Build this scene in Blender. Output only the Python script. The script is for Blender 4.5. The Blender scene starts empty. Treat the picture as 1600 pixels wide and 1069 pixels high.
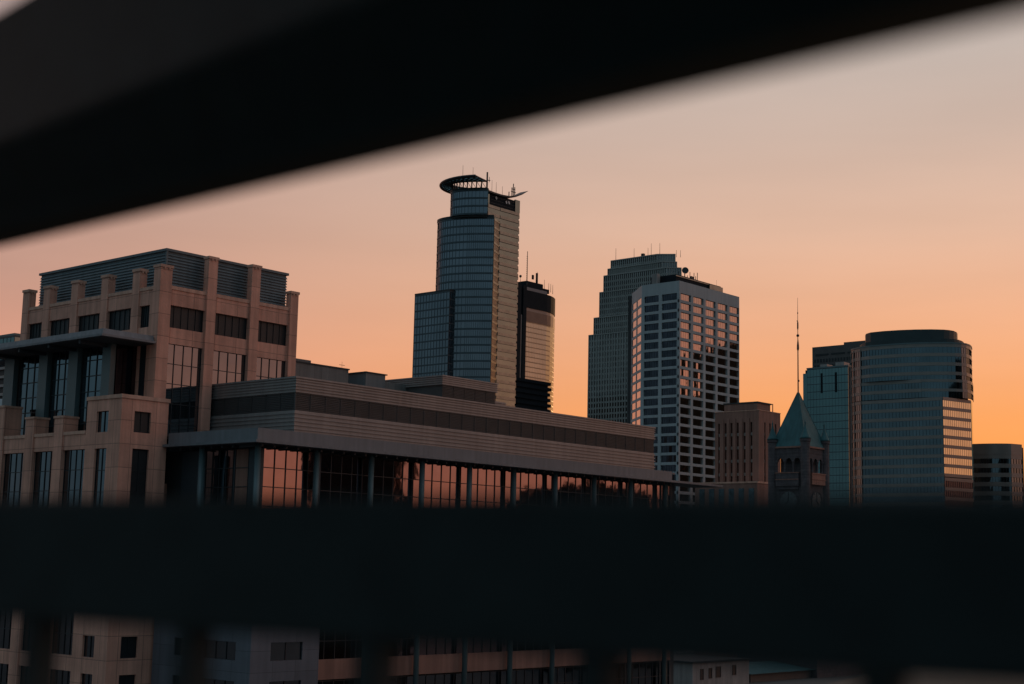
import bpy, math, random
from mathutils import Vector, Matrix
random.seed(7)
C = bpy.context.scene.collection
sc = bpy.context.scene

def lin(r, g, b, k=1.0):
    def f(c):
        c /= 255.0
        return (c/12.92 if c <= 0.04045 else ((c+0.055)/1.055)**2.4) * k
    return (f(r), f(g), f(b), 1.0)

# ------------------------------------------------------------------ camera
cd = bpy.data.cameras.new('camera'); cam = bpy.data.objects.new('camera', cd); C.objects.link(cam)
# world axes follow the street grid; the camera stands behind the guard rail of a parking deck, at the origin
cam.matrix_world = Matrix(((0.65464921, -0.12598006, -0.74536128, 0),
                           (-0.75561246, -0.08035171, -0.65007185, 0),
                           (0.02200503, 0.98877329, -0.14779428, 0),
                           (0, 0, 0, 1)))
cd.sensor_width = 36; cd.lens = 52.516; cd.clip_start = 0.02; cd.clip_end = 20000
cd.dof.use_dof = True; cd.dof.focus_distance = 400; cd.dof.aperture_fstop = 4.3
sc.camera = cam
sc.view_settings.view_transform = 'Standard'; sc.view_settings.look = 'None'
sc.view_settings.exposure = 0; sc.view_settings.gamma = 1
sc.cycles.use_denoising = True
sc.cycles.max_bounces = 5; sc.cycles.glossy_bounces = 4; sc.cycles.diffuse_bounces = 3
GZ = -26.0      # street level, seen from a camera 26 m up
SUN_AZ = math.radians(14); SUN_EL = math.radians(1.0)

# ------------------------------------------------------------------ sky
w = bpy.data.worlds.new("World"); sc.world = w; w.use_nodes = True
nt = w.node_tree; N = nt.nodes; Lk = nt.links; N.clear()
def nd(t, **k):
    n = N.new(t)
    for a, v in k.items(): setattr(n, a, v)
    return n
tc = nd('ShaderNodeTexCoord'); sep = nd('ShaderNodeSeparateXYZ'); Lk.new(tc.outputs['Generated'], sep.inputs[0])
def ramp(stops):
    r = nd('ShaderNodeValToRGB'); e = r.color_ramp.elements
    e[0].position = stops[0][0]; e[0].color = stops[0][1]
    e[1].position = stops[-1][0]; e[1].color = stops[-1][1]
    for p, c in stops[1:-1]:
        x = e.new(p); x.color = c
    Lk.new(sep.outputs[2], r.inputs[0]); return r
rampA = ramp([(0.0, lin(250,140,60)), (0.05, lin(255,150,66)), (0.10, lin(250,164,98)), (0.16, lin(240,176,136)), (0.22, lin(226,184,159)),
              (0.28, lin(209,183,168)), (0.33, lin(196,181,172)), (0.5, lin(196,182,180)), (1.0, lin(134,150,166))])
rampM = ramp([(0.0, lin(228,150,105)), (0.08, lin(232,160,132)), (0.13, lin(214,153,132)), (0.18, lin(192,148,133)), (0.25, lin(178,145,136)),
              (0.32, lin(168,145,140)), (0.5, lin(184,166,164)), (1.0, lin(134,150,166))])
rampB = ramp([(0.0, lin(80,98,106)), (0.12, lin(84,112,122)), (0.3, lin(84,118,132)), (0.6, lin(110,138,154)), (1.0, lin(134,150,166))])
# cosine of the horizontal angle from the sun
cmb = nd('ShaderNodeCombineXYZ'); Lk.new(sep.outputs[0], cmb.inputs[0]); Lk.new(sep.outputs[1], cmb.inputs[1])
nrm = nd('ShaderNodeVectorMath', operation='NORMALIZE'); Lk.new(cmb.outputs[0], nrm.inputs[0])
dot = nd('ShaderNodeVectorMath', operation='DOT_PRODUCT'); Lk.new(nrm.outputs[0], dot.inputs[0])
dot.inputs[1].default_value = (math.cos(SUN_AZ), math.sin(SUN_AZ), 0)
def mrange(a, b):
    m = nd('ShaderNodeMapRange', interpolation_type='SMOOTHSTEP'); m.inputs[1].default_value = a; m.inputs[2].default_value = b
    Lk.new(dot.outputs['Value'], m.inputs[0]); return m
m1 = mrange(0.62, 1.0); m2 = mrange(-0.34, 0.34)
def mix(fac, a, b):
    m = nd('ShaderNodeMix', data_type='RGBA'); Lk.new(fac, m.inputs[0]); Lk.new(a, m.inputs[6]); Lk.new(b, m.inputs[7]); return m.outputs[2]
warm = mix(m1.outputs[0], rampM.outputs[0], rampA.outputs[0])
allc = mix(m2.outputs[0], rampB.outputs[0], warm)
mpz = nd('ShaderNodeMapping'); mpz.inputs['Scale'].default_value = (2.2, 2.2, 16); Lk.new(tc.outputs['Generated'], mpz.inputs[0])
nz = nd('ShaderNodeTexNoise'); nz.inputs['Scale'].default_value = 1.6; nz.inputs['Detail'].default_value = 6; Lk.new(mpz.outputs[0], nz.inputs['Vector'])
mz = nd('ShaderNodeMapRange'); mz.inputs[1].default_value = .3; mz.inputs[2].default_value = .7; mz.inputs[3].default_value = .965; mz.inputs[4].default_value = 1.035; Lk.new(nz.outputs[0], mz.inputs[0])
sz = nd('ShaderNodeVectorMath', operation='SCALE'); Lk.new(allc, sz.inputs[0]); Lk.new(mz.outputs[0], sz.inputs['Scale']); allc = sz.outputs[0]
bg1 = nd('ShaderNodeBackground'); Lk.new(allc, bg1.inputs[0]); bg1.inputs[1].default_value = 0.97
sky = nd('ShaderNodeTexSky', sky_type='NISHITA'); sky.sun_disc = False
sky.sun_elevation = SUN_EL; sky.sun_rotation = math.pi/2 - SUN_AZ
bg2 = nd('ShaderNodeBackground'); Lk.new(sky.outputs[0], bg2.inputs[0]); bg2.inputs[1].default_value = 0.008
add = nd('ShaderNodeAddShader'); Lk.new(bg1.outputs[0], add.inputs[0]); Lk.new(bg2.outputs[0], add.inputs[1])
out = nd('ShaderNodeOutputWorld'); Lk.new(add.outputs[0], out.inputs[0])

sl = bpy.data.lights.new('sun', 'SUN'); sl.energy = 1.2; sl.angle = math.radians(2); sl.color = (1, 0.55, 0.25)
so = bpy.data.objects.new('sun', sl); C.objects.link(so)
sd = Vector((math.cos(SUN_AZ)*math.cos(SUN_EL), math.sin(SUN_AZ)*math.cos(SUN_EL), math.sin(SUN_EL)))
so.rotation_euler = sd.to_track_quat('Z', 'Y').to_euler()

# ------------------------------------------------------------------ materials
def mat(name, col, rough=0.7, metal=0.0, noise=0.15, nscale=0.3, joints=None, bump=0.0, bscale=0.2, spec=0.5, streak=0.0, col2=None):
    m = bpy.data.materials.new(name); m.use_nodes = True
    t = m.node_tree; b = t.nodes['Principled BSDF']
    b.inputs['Roughness'].default_value = rough; b.inputs['Metallic'].default_value = metal
    b.inputs['Specular IOR Level'].default_value = spec
    tcn = t.nodes.new('ShaderNodeTexCoord')
    geo = t.nodes.new('ShaderNodeNewGeometry')
    n = t.nodes.new('ShaderNodeTexNoise'); n.inputs['Scale'].default_value = nscale; n.inputs['Detail'].default_value = 5
    t.links.new(geo.outputs['Position'], n.inputs['Vector'])
    r = t.nodes.new('ShaderNodeMapRange'); r.inputs[1].default_value = 0.3; r.inputs[2].default_value = 0.7
    r.inputs[3].default_value = 1-noise; r.inputs[4].default_value = 1+noise
    t.links.new(n.outputs[0], r.inputs[0])
    val = r.outputs[0]
    def math_(op, a, bb):
        x = t.nodes.new('ShaderNodeMath'); x.operation = op
        for i, s in enumerate((a, bb)):
            if isinstance(s, (int, float)): x.inputs[i].default_value = s
            else: t.links.new(s, x.inputs[i])
        return x.outputs[0]
    if streak:
        mp = t.nodes.new('ShaderNodeMapping'); mp.inputs['Scale'].default_value = (1.3, 1.3, 0.06)
        t.links.new(geo.outputs['Position'], mp.inputs[0])
        n2 = t.nodes.new('ShaderNodeTexNoise'); n2.inputs['Scale'].default_value = 1.0; n2.inputs['Detail'].default_value = 3
        t.links.new(mp.outputs[0], n2.inputs['Vector'])
        r2 = t.nodes.new('ShaderNodeMapRange'); r2.inputs[1].default_value = .35; r2.inputs[2].default_value = .65
        r2.inputs[3].default_value = 1-streak; r2.inputs[4].default_value = 1+streak*.4
        t.links.new(n2.outputs[0], r2.inputs[0]); val = math_('MULTIPLY', val, r2.outputs[0])
    if joints:
        ph, pv, wd = joints
        s = t.nodes.new('ShaderNodeSeparateXYZ'); t.links.new(geo.outputs['Position'], s.inputs[0])
        hsum = math_('ADD', s.outputs[0], s.outputs[1])
        def line(src, p):
            f = math_('FRACT', math_('DIVIDE', math_('ADD', src, 500.0), p), 0)
            return math_('LESS_THAN', f, wd/p)
        g = math_('MAXIMUM', line(hsum, ph), line(s.outputs[2], pv))
        val = math_('MULTIPLY', val, math_('SUBTRACT', 1.0, math_('MULTIPLY', g, 0.45)))
        cb = t.nodes.new('ShaderNodeCombineXYZ')
        t.links.new(math_('FLOOR', math_('DIVIDE', math_('ADD', hsum, 500.0), ph), 0), cb.inputs[0])
        t.links.new(math_('FLOOR', math_('DIVIDE', math_('ADD', s.outputs[2], 500.0), pv), 0), cb.inputs[1])
        wn = t.nodes.new('ShaderNodeTexWhiteNoise'); wn.noise_dimensions = '2D'; t.links.new(cb.outputs[0], wn.inputs['Vector'])
        val = math_('MULTIPLY', val, math_('ADD', 0.92, math_('MULTIPLY', wn.outputs[0], 0.16)))
    mx = t.nodes.new('ShaderNodeVectorMath'); mx.operation = 'SCALE'
    mx.inputs[0].default_value = col[:3]; t.links.new(val, mx.inputs['Scale'])
    t.links.new(mx.outputs[0], b.inputs['Base Color'])
    if bump:
        n3 = t.nodes.new('ShaderNodeTexNoise'); n3.inputs['Scale'].default_value = bscale; n3.inputs['Detail'].default_value = 1.5
        t.links.new(geo.outputs['Position'], n3.inputs['Vector'])
        bp = t.nodes.new('ShaderNodeBump'); bp.inputs['Strength'].default_value = 1.0; bp.inputs['Distance'].default_value = bump
        t.links.new(n3.outputs[0], bp.inputs['Height']); t.links.new(bp.outputs[0], b.inputs['Normal'])
    return m

M = {}
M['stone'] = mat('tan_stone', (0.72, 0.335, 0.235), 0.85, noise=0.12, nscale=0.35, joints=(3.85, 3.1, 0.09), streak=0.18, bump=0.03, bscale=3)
M['stone_cap'] = mat('tan_stone_coping', (0.68, 0.36, 0.255), 0.85, noise=0.1, streak=0.2)
M['glass'] = mat('tinted_window_glass', (0.19, 0.21, 0.24), 0.04, 1.0, noise=0.06, nscale=0.5, bump=0.02, bscale=0.35)
M['glass_dark'] = mat('dark_louvre_screen', (0.012, 0.014, 0.016), 0.5, 0.0, noise=0.2, nscale=2)
M['frame'] = mat('dark_window_frame', (0.02, 0.022, 0.025), 0.5)
M['louvre_teal'] = mat('grey_blue_metal_siding', (0.13, 0.155, 0.165), 0.55, 0.3, noise=0.08, streak=0.12)
M['siding'] = mat('grey_metal_siding', (0.32, 0.28, 0.26), 0.5, 0.35, noise=0.07, streak=0.12)
M['louvre'] = mat('dark_louvre', (0.085, 0.077, 0.074), 0.6, 0.2, noise=0.12, nscale=0.6)
M['fascia'] = mat('painted_grey_fascia', (0.20, 0.20, 0.21), 0.55, 0.2, noise=0.08, streak=0.15)
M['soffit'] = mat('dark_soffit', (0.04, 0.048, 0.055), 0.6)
M['column'] = mat('blue_grey_column_paint', (0.11, 0.15, 0.155), 0.4, 0.2, noise=0.06)
M['roofbox'] = mat('grey_roof_cladding', (0.16, 0.15, 0.14), 0.7, noise=0.1, joints=(1.5, 9.0, 0.06), streak=0.15)
M['roof'] = mat('dark_roof_membrane', (0.05, 0.05, 0.05), 0.9)
M['cap_glass'] = mat('blue_green_tower_glass', (0.21, 0.205, 0.23), 0.10, 1.0, noise=0.14, nscale=0.06, bump=0.03, bscale=0.2)
M['cap_band'] = mat('dark_floor_band', (0.06, 0.075, 0.085), 0.4, 0.3)
M['cap_right'] = mat('grey_green_tower_glass', (0.23, 0.28, 0.25), 0.16, 1.0, noise=0.10, nscale=0.1)
M['cap_right_band'] = mat('pale_floor_band', (0.26, 0.27, 0.235), 0.3, 0.8)
M['warm_reflection_strip'] = mat('orange_reflection_facet', (0.42, 0.30, 0.22), 0.3, 0.8)  # orange sky reflection of the turned facet, put into the colour
M['steel_dark'] = mat('dark_roof_steel', (0.03, 0.032, 0.034), 0.5, 0.3)
M['dish_white'] = mat('pale_dish_paint', (0.5, 0.5, 0.5), 0.5)
M['ids_glass'] = mat('bronze_gold_tower_glass', (0.40, 0.42, 0.36), 0.15, 1.0, noise=0.12, nscale=0.05)
M['ids_band'] = mat('bronze_tower_band', (0.14, 0.10, 0.08), 0.4, 0.3)
M['ids_band2'] = mat('light_bronze_mullion', (0.26, 0.23, 0.17), 0.4, 0.8)
M['ids_dark'] = mat('black_tower_louvre', (0.013, 0.017, 0.021), 0.8, 0.0, spec=0.15)
M['wf_stone'] = mat('grey_green_tower_stone', (0.31, 0.30, 0.275), 0.6, 0.1, noise=0.1, nscale=0.08)
M['wf_glass'] = mat('dark_green_tower_glass', (0.20, 0.17, 0.17), 0.15, 1.0, noise=0.25, nscale=0.08)
M['white_conc'] = mat('pale_tower_concrete', (0.40, 0.41, 0.41), 0.75, noise=0.08, nscale=0.1, streak=0.1)
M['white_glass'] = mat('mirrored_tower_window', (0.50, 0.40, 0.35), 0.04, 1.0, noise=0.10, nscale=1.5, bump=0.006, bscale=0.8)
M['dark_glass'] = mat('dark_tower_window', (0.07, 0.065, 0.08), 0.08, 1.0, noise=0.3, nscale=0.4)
M['brown_stone'] = mat('brown_limestone', (0.31, 0.15, 0.11), 0.85, noise=0.12, nscale=0.25, streak=0.18)
M['brown_glass'] = mat('deep_window_strip', (0.10, 0.13, 0.15), 0.2, 1.0, noise=0.4, nscale=0.9)
M['granite'] = mat('rough_red_granite', (0.10, 0.078, 0.08), 0.9, noise=0.25, nscale=0.8, joints=(1.9, 0.8, 0.07), bump=0.1, bscale=1.2)
M['copper'] = mat('green_copper_roof', (0.036, 0.115, 0.12), 0.7, 0.1, noise=0.15, nscale=0.3, streak=0.2)
M['clock'] = mat('pale_clock_face', (0.16, 0.17, 0.17), 0.6)
M['teal_glass'] = mat('teal_tower_glass', (0.15, 0.22, 0.23), 0.12, 1.0, noise=0.12, nscale=0.06)
M['round_glass'] = mat('blue_ribbon_glass', (0.125, 0.155, 0.18), 0.07, 1.0, noise=0.18, nscale=0.08, bump=0.03, bscale=0.15)
M['gold_reflection_glass'] = mat('gold_sky_ribbon_glass', (0.66, 0.66, 0.47), 0.07, 1.0, noise=0.08, nscale=0.2)  # ribbon glass with the golden sky reflection put into its colour
M['round_band'] = mat('brown_granite_band', (0.25, 0.205, 0.18), 0.35, 0.2, noise=0.08)
M['round_crown'] = mat('dark_crown_metal', (0.035, 0.05, 0.052), 0.5, 0.3)
M['dark_tower'] = mat('dark_brown_tower_stone', (0.10, 0.085, 0.08), 0.7)
M['white_band'] = mat('white_spandrel', (0.55, 0.56, 0.57), 0.6)
M['cream'] = mat('cream_render', (0.30, 0.26, 0.24), 0.85, noise=0.1, streak=0.2)
M['blue_block'] = mat('blue_grey_precast', (0.13, 0.125, 0.14), 0.8, noise=0.08, joints=(3.7, 2.6, 0.06), streak=0.1)
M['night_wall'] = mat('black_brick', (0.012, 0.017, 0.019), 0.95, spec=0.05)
M['crown_deck'] = mat('pale_green_crown_panels', (0.12, 0.20, 0.20), 0.6)
_t = M['crown_deck'].node_tree; _tr = _t.nodes.new('ShaderNodeBsdfTranslucent'); _tr.inputs[0].default_value = (.40,.56,.58,1); _mx = _t.nodes.new('ShaderNodeMixShader'); _mx.inputs[0].default_value = .8
_t.links.new(_t.nodes['Principled BSDF'].outputs[0], _mx.inputs[1]); _t.links.new(_tr.outputs[0], _mx.inputs[2]); _t.links.new(_mx.outputs[0], _t.nodes['Material Output'].inputs[0])
M['pink_reflection_glass'] = mat('pink_sky_window_glass', (0.26, 0.20, 0.22), 0.04, 1.0, noise=0.06, nscale=0.5, bump=0.02, bscale=0.35)  # window glass with the pink sky reflection put into its colour
M['rail_paint'] = mat('black_rail_paint', (0.030, 0.050, 0.055), 0.7, 0.0, noise=0.15, nscale=30, spec=0.3)
M['shaded_beam_paint'] = mat('shaded_beam_paint', (0.012, 0.026, 0.028), 0.9, spec=0.1, nscale=30)  # beam paint made darker: shade of the underside is put into the colour
M['asphalt'] = mat('asphalt', (0.05, 0.05, 0.052), 0.9, nscale=0.5)
M['concrete'] = mat('deck_concrete', (0.25, 0.24, 0.23), 0.9, nscale=2)
M['line_paint'] = mat('road_line_paint', (0.6, 0.6, 0.55), 0.8)
M['far_ground'] = mat('city_ground', (0.06, 0.06, 0.055), 0.9, nscale=0.02, noise=0.3)

# ------------------------------------------------------------------ mesh helpers
class MB:
    def __init__(s): s.v = []; s.f = []
    def add(s, vs, fs):
        b = len(s.v); s.v += [tuple(p) for p in vs]; s.f += [tuple(b+i for i in f) for f in fs]; return s
    def box(s, x0, x1, y0, y1, z0, z1):
        x0, x1 = sorted((x0, x1)); y0, y1 = sorted((y0, y1)); z0, z1 = sorted((z0, z1))
        return s.add([(x0,y0,z0),(x1,y0,z0),(x1,y1,z0),(x0,y1,z0),(x0,y0,z1),(x1,y0,z1),(x1,y1,z1),(x0,y1,z1)],
                     [(0,3,2,1),(4,5,6,7),(0,1,5,4),(1,2,6,5),(2,3,7,6),(3,0,4,7)])
    def prism(s, poly, z0, z1, poly2=None):
        n = len(poly); p2 = poly2 or poly
        vs = [(x,y,z0) for x,y in poly] + [(x,y,z1) for x,y in p2]
        fs = [tuple(range(n-1,-1,-1)), tuple(range(n,2*n))] + [(i,(i+1)%n,n+(i+1)%n,n+i) for i in range(n)]
        return s.add(vs, fs)
    def tube(s, p0, p1, r, n=8, r2=None):
        p0 = Vector(p0); p1 = Vector(p1); d = (p1-p0).normalized()
        a = d.cross(Vector((0,0,1)) if abs(d.z) < .9 else Vector((1,0,0))).normalized(); b = d.cross(a)
        r2 = r if r2 is None else r2
        vs = [p0+(a*math.cos(t)+b*math.sin(t))*r for t in [2*math.pi*i/n for i in range(n)]] + \
             [p1+(a*math.cos(t)+b*math.sin(t))*r2 for t in [2*math.pi*i/n for i in range(n)]]
        return s.add(vs, [(i,(i+1)%n,n+(i+1)%n,n+i) for i in range(n)] + [tuple(range(n-1,-1,-1)), tuple(range(n,2*n))])
    def lathe(s, x, y, prof, n=16):
        vs = []; 
        for r, z in prof: vs += [(x+r*math.cos(2*math.pi*i/n), y+r*math.sin(2*math.pi*i/n), z) for i in range(n)]
        fs = []
        for k in range(len(prof)-1):
            fs += [(k*n+i, k*n+(i+1)%n, (k+1)*n+(i+1)%n, (k+1)*n+i) for i in range(n)]
        fs += [tuple(range(n-1,-1,-1)), tuple(range((len(prof)-1)*n, len(prof)*n))]
        return s.add(vs, fs)
    def sphere(s, c, r, n=10):
        return s.lathe(c[0], c[1], [(max(.001, r*math.sin(math.pi*k/n)), c[2]-r*math.cos(math.pi*k/n)) for k in range(n+1)], n)
    def dish(s, c, n, r):
        c = Vector(c); n = Vector(n).normalized()
        return s.tube(c, c+n*(r*.35), r*.45, 12, r)
    def build(s, name, m, parent=None, smooth=False):
        off = Vector((0,0,0)); q = parent
        while q is not None: off += q.location; q = q.parent
        me = bpy.data.meshes.new(name)
        me.from_pydata([tuple(Vector(p)-off) for p in s.v], [], s.f); me.update()
        if smooth:
            for p in me.polygons: p.use_smooth = True
        o = bpy.data.objects.new(name, me); C.objects.link(o); me.materials.append(M[m] if isinstance(m, str) else m)
        if parent is not None: o.parent = parent
        return o
def thing(name, loc, label, cat, group=None):
    o = bpy.data.objects.new(name, None); C.objects.link(o); o.location = loc
    o['label'] = label; o['category'] = cat
    if group: o['group'] = group
    return o
def struct(o): o['kind'] = 'structure'; return o
def P(name, m, parent, *boxes, label=None):
    b = MB()
    for x in boxes: b.box(*x)
    o = b.build(name, m, parent)
    if label: o['label'] = label
    return o

def offset(path, d, closed=False):
    """path shifted by d to its left-hand side (paths run so that the outside is on the left)"""
    n = len(path); res = []
    for i in range(n):
        ds = []
        for j in ((i-1, i), (i, i+1)):
            if closed or (j[0] >= 0 and j[1] < n):
                a = Vector(path[j[0] % n]); b = Vector(path[j[1] % n]); e = (b-a).normalized(); ds.append(Vector((-e.y, e.x)))
        if len(ds) == 2:
            m = (ds[0]+ds[1]).normalized(); k = d/max(.35, m.dot(ds[0]))
        else: m = ds[0]; k = d
        p = Vector(path[i])+m*k; res.append((p.x, p.y))
    return res
def ribbon(mb, path, d0, d1, z0, z1, closed=False):
    """solid strip following a path between two offsets"""
    a = offset(path, d0, closed); b = offset(path, d1, closed); n = len(path)
    for i in range(n if closed else n-1):
        j = (i+1) % n
        vs = [(*a[i],z0),(*a[j],z0),(*b[j],z0),(*b[i],z0),(*a[i],z1),(*a[j],z1),(*b[j],z1),(*b[i],z1)]
        mb.add(vs, [(0,1,2,3),(7,6,5,4),(0,4,5,1),(1,5,6,2),(2,6,7,3),(3,7,4,0)])
def walk(path, pitch):
    pts = []
    for i in range(len(path)-1):
        a = Vector(path[i]); b = Vector(path[i+1]); L = (b-a).length; n = max(1, round(L/pitch)); e = (b-a)/L
        for k in range(n+1): pts.append((a+(b-a)*(k/n), Vector((-e.y, e.x)), e))
    return pts
def curtain(root, path, z0, z1, fh, bh, pitch, glass, band, mull, zsee, proud=0.25, mw=0.12, jit=0.003, gname='glazing'):
    """ribbon-window facade: tilted glass panes, one band per floor, slim mullions"""
    g = MB(); nf = max(1, round((z1-z0)/fh)); 
    for i in range(len(path)-1):
        a = Vector(path[i]); b = Vector(path[i+1]); L = (b-a).length; n = max(1, round(L/(pitch*2))); e = (b-a)/L; nn = Vector((-e.y, e.x))
        for k in range(n):
            p = a+(b-a)*(k/n); q = a+(b-a)*((k+1)/n)
            z = z1
            while z > z0+.01:
                zb = max(z0, z-fh); j = [random.uniform(-jit, jit)*fh for _ in range(2)]
                r = lambda pt, s: (pt.x+nn.x*s, pt.y+nn.y*s)
                g.add([(*r(p, j[0]), zb), (*r(q, j[1]), zb), (*r(q, -j[1]), z), (*r(p, -j[0]), z)], [(3,2,1,0)])
                z = zb
    g.build(gname, glass, root)
    low = MB(); z = z1; k = 0
    while z > z0:
        if z > zsee and k < 98:
            b = MB(); ribbon(b, path, -0.1, proud, z-bh, z); b.build('floor_band', band, root)
        else: ribbon(low, path, -0.1, proud, z-bh, z)
        z -= fh; k += 1
    if low.v: low.build('lower_floor_bands', band, root)['kind'] = 'stuff'
    if mull:
        m = MB()
        for p, nn, e in walk(path, pitch):
            a = p-e*mw/2-nn*.05; b = p+e*mw/2-nn*.05; c = b+nn*(proud*.6+.05); d = a+nn*(proud*.6+.05)
            m.prism([tuple(a), tuple(b), tuple(c), tuple(d)][::-1], z0, z1-.03)
        m.build('mullions', mull, root)
def window(root, axis, plane, a0, a1, z0, z1, cols, rowh, glass='glass', fr='frame', deep=0.0, name='window', bar=0.09, label=None):
    """one glazed opening in a wall whose outer face is at plane (axis 'x' or 'y'); facing the camera"""
    g = MB(); pl = plane+deep
    nc = cols; nr = max(1, round((z1-z0)/rowh)) if rowh else 1
    for i in range(nc):
        for j in range(nr):
            u0 = a0+(a1-a0)*i/nc; u1 = a0+(a1-a0)*(i+1)/nc; w0 = z0+(z1-z0)*j/nr; w1 = z0+(z1-z0)*(j+1)/nr
            t = random.uniform(-.006, .006); s = random.uniform(-.006, .006)
            if axis == 'y': g.add([(u0,pl+t,w0),(u1,pl-t,w0),(u1,pl-t+s,w1),(u0,pl+t+s,w1)], [(0,1,2,3)])
            else: g.add([(pl+t,u0,w0),(pl-t,u1,w0),(pl-t+s,u1,w1),(pl+t+s,u0,w1)], [(3,2,1,0)])
    o = g.build(name, glass, root)
    if label: o['label'] = label
    f = MB(); 
    def bx(u0, u1, w0, w1):
        if axis == 'y': f.box(u0, u1, pl-.10, pl-.01, w0, w1)
        else: f.box(pl-.10, pl-.01, u0, u1, w0, w1)
    for i in range(nc+1):
        u = a0+(a1-a0)*i/nc; bx(max(a0,u-bar/2), min(a1,u+bar/2), z0, z1)
    for j in range(nr+1):
        w_ = z0+(z1-z0)*j/nr
        for i in range(nc):
            u0 = a0+(a1-a0)*i/nc+bar/2; u1 = a0+(a1-a0)*(i+1)/nc-bar/2; bx(u0, u1, max(z0,w_-bar/2), min(z1,w_+bar/2))
    f.build('frame', fr, o)
    return o
def antennas(root, spots, r=0.12):
    for x, y, z0, z1 in spots:
        MB().tube((x,y,z0),(x,y,z1),r,6,r*.6).build('antenna', 'steel_dark', root)

# ------------------------------------------------------------------ ground and street
o = MB().box(-3000,9000,-6000,9000,GZ-1,GZ).build('ground', 'far_ground'); struct(o)
o = MB().box(60,108,-300,900,GZ,GZ+.004).build('road', 'asphalt'); struct(o)
o = MB().box(108.5,260,118,134,GZ,GZ+.005).build('road', 'asphalt'); struct(o)
b = MB()
for k in range(60): b.box(83.9,84.1,-100+k*12,-95+k*12,GZ+.005,GZ+.009)
struct(b.build('road_marking', 'line_paint'))
struct(MB().box(108,113,130,330,GZ,GZ+.14).build('pavement', 'concrete'))
struct(MB().box(113,240,138,144,GZ,GZ+.14).build('pavement', 'concrete'))

# ------------------------------------------------------------------ parking deck, guard rail and the beam above it (out of focus)
b = MB(); b.box(-6,.62,-5,4.5,-1.32,-1.07); b.box(-60,.3,-90,60,GZ,-1.321); o = b.build('parking_deck', 'concrete'); struct(o)
o = MB().box(-6,.45,-7,6,2.2,2.5).build('unseen_ceiling', 'concrete'); struct(o)  # unseen slab overhead, added to keep sky light off rail and beam
U = Vector((0.2124,0.9735,0.0848)); V = Vector((-0.0972,0.9953,0.0041)); V.normalize()
R0 = Vector((0.4541,0.7799,0.0314)); hx = Vector((0.9953,0.0972,0))
rail = thing('guard_rail', (R0.x, R0.y, -1.07), 'blurred dark metal guard rail with slim pickets across the lower picture', 'railing')
def bar_along(p, d, s0, s1, w_, h):      # box bar: top front edge through p
    vs = []
    for s in (s0, s1):
        q = p+d*s
        for (a, c) in ((0.004,0),(w_-.004,0),(w_,-.004),(w_,-h+.004),(w_-.004,-h),(0.004,-h),(0,-h+.004),(0,-.004)):
            vs.append(q+hx*a+Vector((0,0,c)))
    m = MB(); m.add(vs, [(i,8+i,8+(i+1)%8,(i+1)%8) for i in range(8)]+[tuple(range(8)), tuple(range(15,7,-1))]); return m
bar_along(R0, V, -1.9, 2.6, 0.045, 0.0665).build('top_rail', 'rail_paint', rail)
bar_along(Vector((R0.x,R0.y,-.95)), V, -1.9, 2.6, 0.03, 0.04).build('bottom_rail', 'rail_paint', rail)
for k in range(-15, 21):
    s = -0.0194+0.124*k; q = R0+V*s
    m = MB(); a = q+hx*.012; m.box(a.x, a.x+.014, a.y-.007, a.y+.007, -.95, q.z-.062); m.build('picket', 'rail_paint', rail)
for s in (-1.93, 2.63):
    q = R0+V*s; m = MB(); m.box(q.x-.005,q.x+.05,q.y-.03,q.y+.03,-1.07,.05); m.build('post', 'rail_paint', rail)
P2 = Vector((0.5043,0.8984,0.2714)); P3 = Vector((0.5089,0.9196,0.3686)); PA = Vector((0.5347,0.9438,0.2229)); UA = Vector((0.2083,0.9741,0.0835)).normalized()   # lower edge taken from image pixels, bent off parallel so the beam tapers

beam = thing('steel_beam', (P2.x, P2.y, -1.07), 'blurred broad dark steel beam slanting across the top of the picture', 'beam')
bk = Vector((0.94,-0.2,0.0))
def beam_piece(prof, dirs, name, m):
    n = len(prof); vs = [p+d*q for q in (-1.25, 4.0) for p, d in zip(prof, dirs)]
    MB().add(vs, [((i+1)%n,n+(i+1)%n,n+i,i) for i in range(n)]+[tuple(range(n-1,-1,-1)), tuple(range(n,2*n))]).build(name, m, beam)
beam_piece([P3+Vector((.004,0,.004)), P3, P2+Vector((0,0,.004)), P2+Vector((.004,0,0)), P2+bk*.15, P3+bk*.16, P3+bk*.02+Vector((0,0,.012))], [U]*7, 'beam_body', 'rail_paint')
beam_piece([P2+Vector((.001,0,-.001)), PA, PA+bk*.03, PA+bk*.11+Vector((0,0,.05)), P2+bk*.14+Vector((0,0,-.001))], [U,UA,UA,UA,U], 'beam_underside', 'shaded_beam_paint')
for s in (4.05,-1.3):
    q = P2+U*s; P('post', 'rail_paint', beam, (q.x,q.x+.15,q.y-.06,q.y+.06,-1.07,q.z+.14))

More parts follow.
